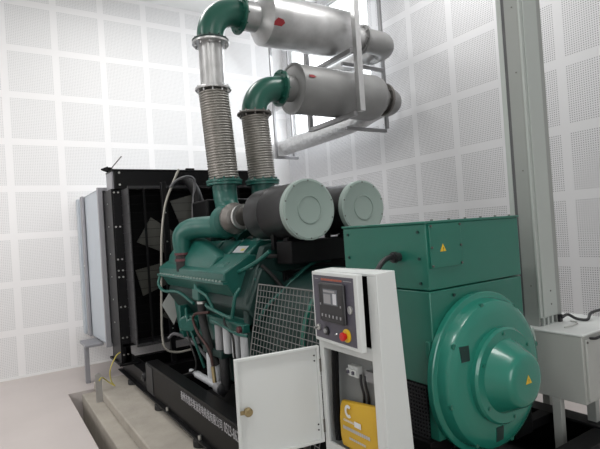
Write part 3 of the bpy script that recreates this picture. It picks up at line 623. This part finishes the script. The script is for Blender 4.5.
# hangers
def hanger(lab, rods, beams, org, w_=.045):
    h = thing('pipe_hanger', lab, 'hanger', org, 'galvanised pipe hangers')
    for x, y, z0, ww in rods: part('hanging_rod', MB().box(x-ww/2, x+ww/2, y-ww/2, y+ww/2, z0, ZC), 'galv' if ww > .06 else 'hanger', h, bevel=.004)
    for a in beams: part('cross_beam', MB().box(*a), 'hanger', h, bevel=.004)
hanger('thick galvanised hanger in front of both silencers, nearest the camera', ((3.285, 3.77, 2.80, .065), (3.235, 4.62, 2.76, .05)),
       ((3.215, 3.265, 3.80, 4.595, 3.405, 3.455), (3.215, 3.265, 3.80, 4.595, 2.755, 2.805)), (3.235, 4.2, 2.76))
hanger('galvanised hanger at the right ends of the silencers, by the outlet elbows', ((4.28, 4.45, 2.82, .04),),
       ((3.62, 4.26, 4.43, 4.47, 3.53, 3.575), (3.62, 4.26, 4.43, 4.47, 2.77, 2.81)), (4.0, 4.45, 2.77))
hanger('slim galvanised hanger farthest back, holding the foil wrapped pipe', ((3.90, 6.55, 2.80, .04), (4.22, 6.55, 2.80, .03)),
       ((3.88, 4.30, 6.53, 6.57, 2.765, 2.81),), (4.05, 6.55, 2.77))

# ------------------------------------------------------------------ control cabinet
CX0, CY0, CY1, CZ0, CZ1 = 1.275, 1.442, 1.868, .45, 1.440
cab = thing('control_cabinet', 'white control cabinet with slate control panel and open lower door', 'control cabinet', (1.33, 1.66, .45))
side = [(CX0, CZ0), (CX0, CZ1), (1.375, CZ1+.004), (1.432, CZ0)]
b = MB()
b.prism([(x, CY0, z) for x, z in side], (0, .012, 0)); b.prism([(x, CY1-.012, z) for x, z in side], (0, .012, 0))
b.prism([(1.375-.01, CY0+.012, CZ1+.004), (1.375, CY0+.012, CZ1+.004), (1.432, CY0+.012, CZ0), (1.42, CY0+.012, CZ0)], (0, CY1-CY0-.024, 0))
b.box(CX0, 1.37, CY0+.012, CY1-.012, CZ1-.012, CZ1); b.box(CX0, 1.42, CY0+.012, CY1-.012, CZ0, CZ0+.012)
b.box(CX0, CX0+.012, CY0+.012, CY0+.058, CZ0+.012, CZ1-.012); b.box(CX0, CX0+.012, CY1-.030, CY1-.012, CZ0+.012, CZ1-.012)
b.box(CX0, CX0+.012, CY0+.058, CY1-.030, 1.085, 1.135); b.box(CX0, CX0+.012, CY0+.058, CY1-.030, CZ0+.012, .655)
b.box(CX0+.012, 1.36, CY0+.012, CY1-.012, 1.085, 1.097)
part('cabinet_body', b, 'white', cab, bevel=.002)
part('mounting_plate', MB().box(1.355, 1.362, CY0+.014, CY1-.014, 1.10, 1.42), 'black', cab)  # black backing: shade inside the closed upper cabinet is put into its colour
part('mounting_plate', MB().box(1.355, 1.362, CY0+.014, CY1-.014, .655, 1.08), 'inner_grey', cab)
HX, HY = 1.272, 1.846
UY = HY - .358
ud = part('panel_door', MB().box(HX-.028, HX, UY, HY, 1.128, 1.440), 'white', cab, bevel=.004, org=(HX, HY, 1.13), rotz=-4.5)
FX = HX - .028
def dbox(x0, x1, ya, yb, z0, z1): return MB().box(FX-x1, FX-x0, HY-yb, HY-ya, z0, z1)   # x = proud of face, y = distance from hinge
part('panel_film', dbox(0, .0015, .014, .332, 1.145, 1.425), 'panel', ud)
ct = part('controller', dbox(.0015, .020, .082, .278, 1.228, 1.398), 'plastic', ud, bevel=.010, seg=3)
part('panel_border', dbox(.0015, .0022, .03, .060, 1.408, 1.411).box(FX-.0022, FX-.0015, HY-.32, HY-.26, 1.408, 1.411), 'plastic_grey', ud)
pt_ = MB()
for i in range(14): pt_.box(FX-.0022, FX-.0015, HY-.085-i*.012-.008, HY-.085-i*.012, 1.404, 1.413)
part('panel_heading', pt_, 'orange', ud)
part('screen', dbox(.020, .0215, .126, .236, 1.305, 1.372), 'screen', ud)
part('screen_window', dbox(.0215, .0222, .131, .186, 1.310, 1.350), 'plastic_grey', ud)
part('screen_window', dbox(.0215, .0222, .203, .230, 1.310, 1.355), 'screen_light', ud)
part('screen_window', dbox(.0215, .0222, .131, .22, 1.358, 1.367), 'plastic_grey', ud)
for i in range(6):
    y = .110 + i*.029; part('button', dbox(.020, .023, y-.0045, y+.0045, 1.250, 1.263), 'plastic_grey', ud, bevel=.002)
for i in (.100, .258): part('button', dbox(.020, .022, i-.003, i+.003, 1.30, 1.309), 'plastic_grey', ud)
def knob(y, z, r, h, m_, name='knob', prof=None, label=None):
    return part(name, MB().lathe(prof or ((0, r), (h*.8, r), (h, r*.8)), (FX-.0015, HY-y, z), (-1, 0, 0), 24), m_, ud, label=label)
knob(.048, 1.192, .013, .012, 'steel', 'key_switch'); knob(.110, 1.184, .019, .010, 'plastic', 'selector_switch'); knob(.110, 1.184, .010, .016, 'plastic_grey', 'selector_switch')
part('key', dbox(.012, .03, .044, .052, 1.188, 1.196), 'steel', ud)
part('switch_lever', MB().cyl((FX-.002, HY-.175, 1.176), (FX-.014, HY-.205, 1.186), .003, n=8), 'steel', ud)
knob(.266, 1.186, .028, .006, 'yellow', 'stop_ring'); part('emergency_stop', MB().lathe(((0, .012), (.010, .014), (.012, .018), (.020, .018), (.023, .014)), (FX-.006, HY-.262, 1.184), (-1, 0, 0), 28), 'red', ud, label='red mushroom stop button')
knob(.303, 1.295, .016, .008, 'steel', 'door_lock'); part('door_lock', dbox(.009, .012, .298, .308, 1.282, 1.308), 'plastic_grey', ud)
# lower door, wide open
HX, HY = 1.272, 1.880
LW = .405
ld = MB(); ld.box(HX-.003, HX, HY-LW, HY, .645, 1.090)
for a in ((HY-LW, HY-LW+.012, .645, 1.090), (HY-.012, HY, .645, 1.090)): ld.box(HX, HX+.016, a[0], a[1], a[2], a[3])
ld.box(HX, HX+.016, HY-LW+.012, HY-.012, .645, .657); ld.box(HX, HX+.016, HY-LW+.012, HY-.012, 1.078, 1.090)
dl = part('lower_door', ld, 'white', cab, bevel=.002, org=(HX, HY, .65), rotz=-99.5)
part('door_latch', MB().lathe(((0, .012), (.016, .012), (.017, .019), (.032, .019), (.036, .014)), (HX, HY-LW+.045, .86), (1, 0, 0), 20).box(HX+.018, HX+.024, HY-LW+.01, HY-LW+.05, .852, .868), 'brass', dl, label='brass latch knob')
for z in (.70, .725, 1.02, 1.045): part('hinge_screw', MB().bolt((HX, HY-.022, z), (1, 0, 0), .004, .003), 'plastic', dl)
for z in (.72, 1.0): part('hinge', MB().cyl((CX0-.004, CY1-.001, z-.03), (CX0-.004, CY1-.001, z+.03), .006, n=10), 'steel_dark', cab)
# inside
for i in range(2):
    y = 1.728 - i*.034
    br = part('circuit_breaker', MB().box(1.325, 1.355, y-.032, y, .970, 1.018).box(1.315, 1.325, y-.032, y, .980, 1.005), 'white', cab, bevel=.002)
    part('breaker_toggle', MB().box(1.306, 1.316, y-.022, y-.012, .986, 1.000), 'panel', br)
part('terminal_strip', MB().box(1.335, 1.355, 1.52, 1.62, .965, 1.01), 'plastic_grey', cab)
part('cable_loom', MB().tube(((1.305, 1.79, 1.083), (1.30, 1.79, .98), (1.300, 1.80, .80), (1.300, 1.795, .67)), .017, 10), 'black', cab)
for y in (1.66, 1.63): part('wire_pair', MB().tube(((1.34, y, .985), (1.335, y-.005, .95), (1.342, y-.01, .90), (1.35, y, .86)), .006, 8), 'plastic', cab)
# document bag
bag = thing('document_bag', 'yellow vinyl document pouch with white print inside the open cabinet', 'pouch', (1.32, 1.65, .655))
bm_ = MB(); rows = []
for z, x0, x1, y0, y1 in ((.657, 1.297, 1.345, 1.50, 1.765), (.70, 1.292, 1.348, 1.497, 1.77), (.78, 1.294, 1.345, 1.50, 1.772), (.83, 1.300, 1.338, 1.505, 1.772), (.853, 1.308, 1.328, 1.51, 1.768)):
    k_ = .035*(z-.657)/.21
    rows.append([Vector(p) for p in ((x0, y0, z+k_), (x0-.004, (y0+y1)/2, z+k_*.5), (x0, y1, z), (x1, y1, z), (x1, y0, z+k_))])
bm_.rings(rows); part('pouch', bm_, 'bag', bag, bevel=.004)
# printed emblem: open ring like a C with a short upper stroke
em = MB(); c0 = (1.2895, 1.700, .825)
inn, out = [], []
for i in range(15):
    a = R(50 + 260*i/14); inn.append((a, .013)); out.append((a, .025))
pl = [Vector((c0[0], c0[1]-r*math.cos(a), c0[2]+r*1.15*math.sin(a))) for a, r in inn + out[::-1]]
for i in range(14): em.prism([pl[i], pl[i+1], pl[28-i], pl[29-i]], (-.001, 0, 0))
part('emblem', em, 'ink', bag)
part('print', text_mb('cummins', .020, (1.287, 1.735, .778), (0, -1, 0), (0, 0, 1)), 'ink', bag)
for (ya, yb, z, h) in ((1.74, 1.57, .742, .014), (1.70, 1.60, .705, .009)):
    s_ = MB(); y = ya
    while y > yb: s_.box(1.2860, 1.2875, y-.010, y, z, z+h); y -= .014
    part('print_line', s_, 'wire_yellow' if False else 'ink_grey', bag)
part('barcode_sticker', MB().box(1.2845, 1.2865, 1.615, 1.658, .772, .795), 'ink', bag)

# ------------------------------------------------------------------ outlet cabinet and cable trunking
JX0, JX1, JY0, JY1, JZ0, JZ1 = 2.695, 3.24, 1.411, 1.98, .572, .957
jb = thing('outlet_cabinet', 'light grey steel outlet cabinet on legs at the right, beside the alternator', 'electrical cabinet', (3.1, 1.7, 0))
part('cabinet_body', MB().box(JX0, JX1, JY0, JY1, JZ0, JZ1-.012), 'jb', jb, bevel=.004)
part('top_cover', MB().box(JX0-.004, JX1+.004, JY0-.006, JY1+.004, JZ1-.012, JZ1), 'white', jb, bevel=.003)
part('door_panel', MB().box(JX0+.02, JX1-.02, JY0-.012, JY0, JZ0+.015, JZ1-.03), 'jb', jb, bevel=.003)
for x in (JX0+.03, JX0+.20): part('screw', MB().bolt((x, JY0-.012, JZ1-.045), (0, -1, 0), .006, .005), 'steel_dark', jb)
part('door_handle', MB().tube(((2.76, JY0-.012, .93), (2.755, JY0-.04, .935), (2.79, JY0-.05, .94), (2.86, JY0-.05, .945)), .008, 8), 'plastic', jb)
for x, y, z0, mm in ((2.715, 1.575, .17, 'jb'), (2.82, JY0+.025, .45, 'trunk'), (JX1-.04, JY0+.03, 0, 'trunk'), (JX1-.04, JY1-.05, 0, 'trunk')):
    part('leg', MB().box(x-.02, x+.02, y-.02, y+.03, z0, JZ0), mm, jb, bevel=.002)
tk_ = thing('cable_trunking', 'tall grey sheet steel cable trunking rising from the outlet cabinet', 'cable trunking', (2.87, 1.75, JZ1))
part('side_wall', MB().box(2.755, 2.77, 1.684, 1.775, JZ1, ZC), 'trunk', tk_, bevel=.002)
part('edge_groove', MB().box(2.757, 2.77, 1.775, 1.795, JZ1, ZC), 'rubber_grey', tk_)
part('edge_strip', MB().box(2.753, 2.77, 1.795, 1.826, JZ1, ZC), 'trunk_light', tk_)
part('front_cover', MB().box(2.750, 2.935, 1.670, 1.684, JZ1+.05, ZC).box(2.775, 2.80, 1.662, 1.670, JZ1+.05, ZC), 'trunk_light', tk_, bevel=.003)
part('side_lip', MB().box(2.935, 2.995, 1.680, 1.826, JZ1, ZC), 'trunk', tk_, bevel=.003)
part('back_wall', MB().box(2.77, 2.935, 1.816, 1.826, JZ1, ZC), 'trunk', tk_)
for i in range(3): part('bottom_bracket', MB().box(2.785+i*.045, 2.805+i*.045, 1.676, 1.690, JZ1, JZ1+.05), 'trunk_light', tk_)
part('cable_entry', MB().box(2.945, 2.975, 1.665, 1.68, JZ1+.0, JZ1+.045), 'plastic', tk_)
for z in (1.2, 1.9, 2.5, 2.9): part('screw', MB().bolt((2.753, 1.72, z), (-1, 0, 0), .004, .003), 'steel_dark', tk_)
for z in (1.08, 1.16): part('screw', MB().bolt((2.87, 1.67, z), (0, -1, 0), .005, .003), 'steel_dark', tk_)
single('black_cable', MB().tube(((2.96, 1.66, .985), (2.99, 1.64, 1.00), (3.03, 1.61, .972), (3.06, 1.56, .968), (3.12, 1.57, .995), (3.22, 1.57, 1.0), (3.45, 1.60, .985)), .009, 10), 'plastic',
       'black cable bending across the top of the grey outlet cabinet', 'cable', (3.05, 1.60, .957))
single('thin_wire', MB().tube(((2.80, 1.56, .963), (2.88, 1.55, .963), (2.96, 1.57, .963), (2.98, 1.62, .964)), .004, 8), 'steel',
       'thin pale wire lying on the top of the outlet cabinet', 'wire', (2.9, 1.56, .957))
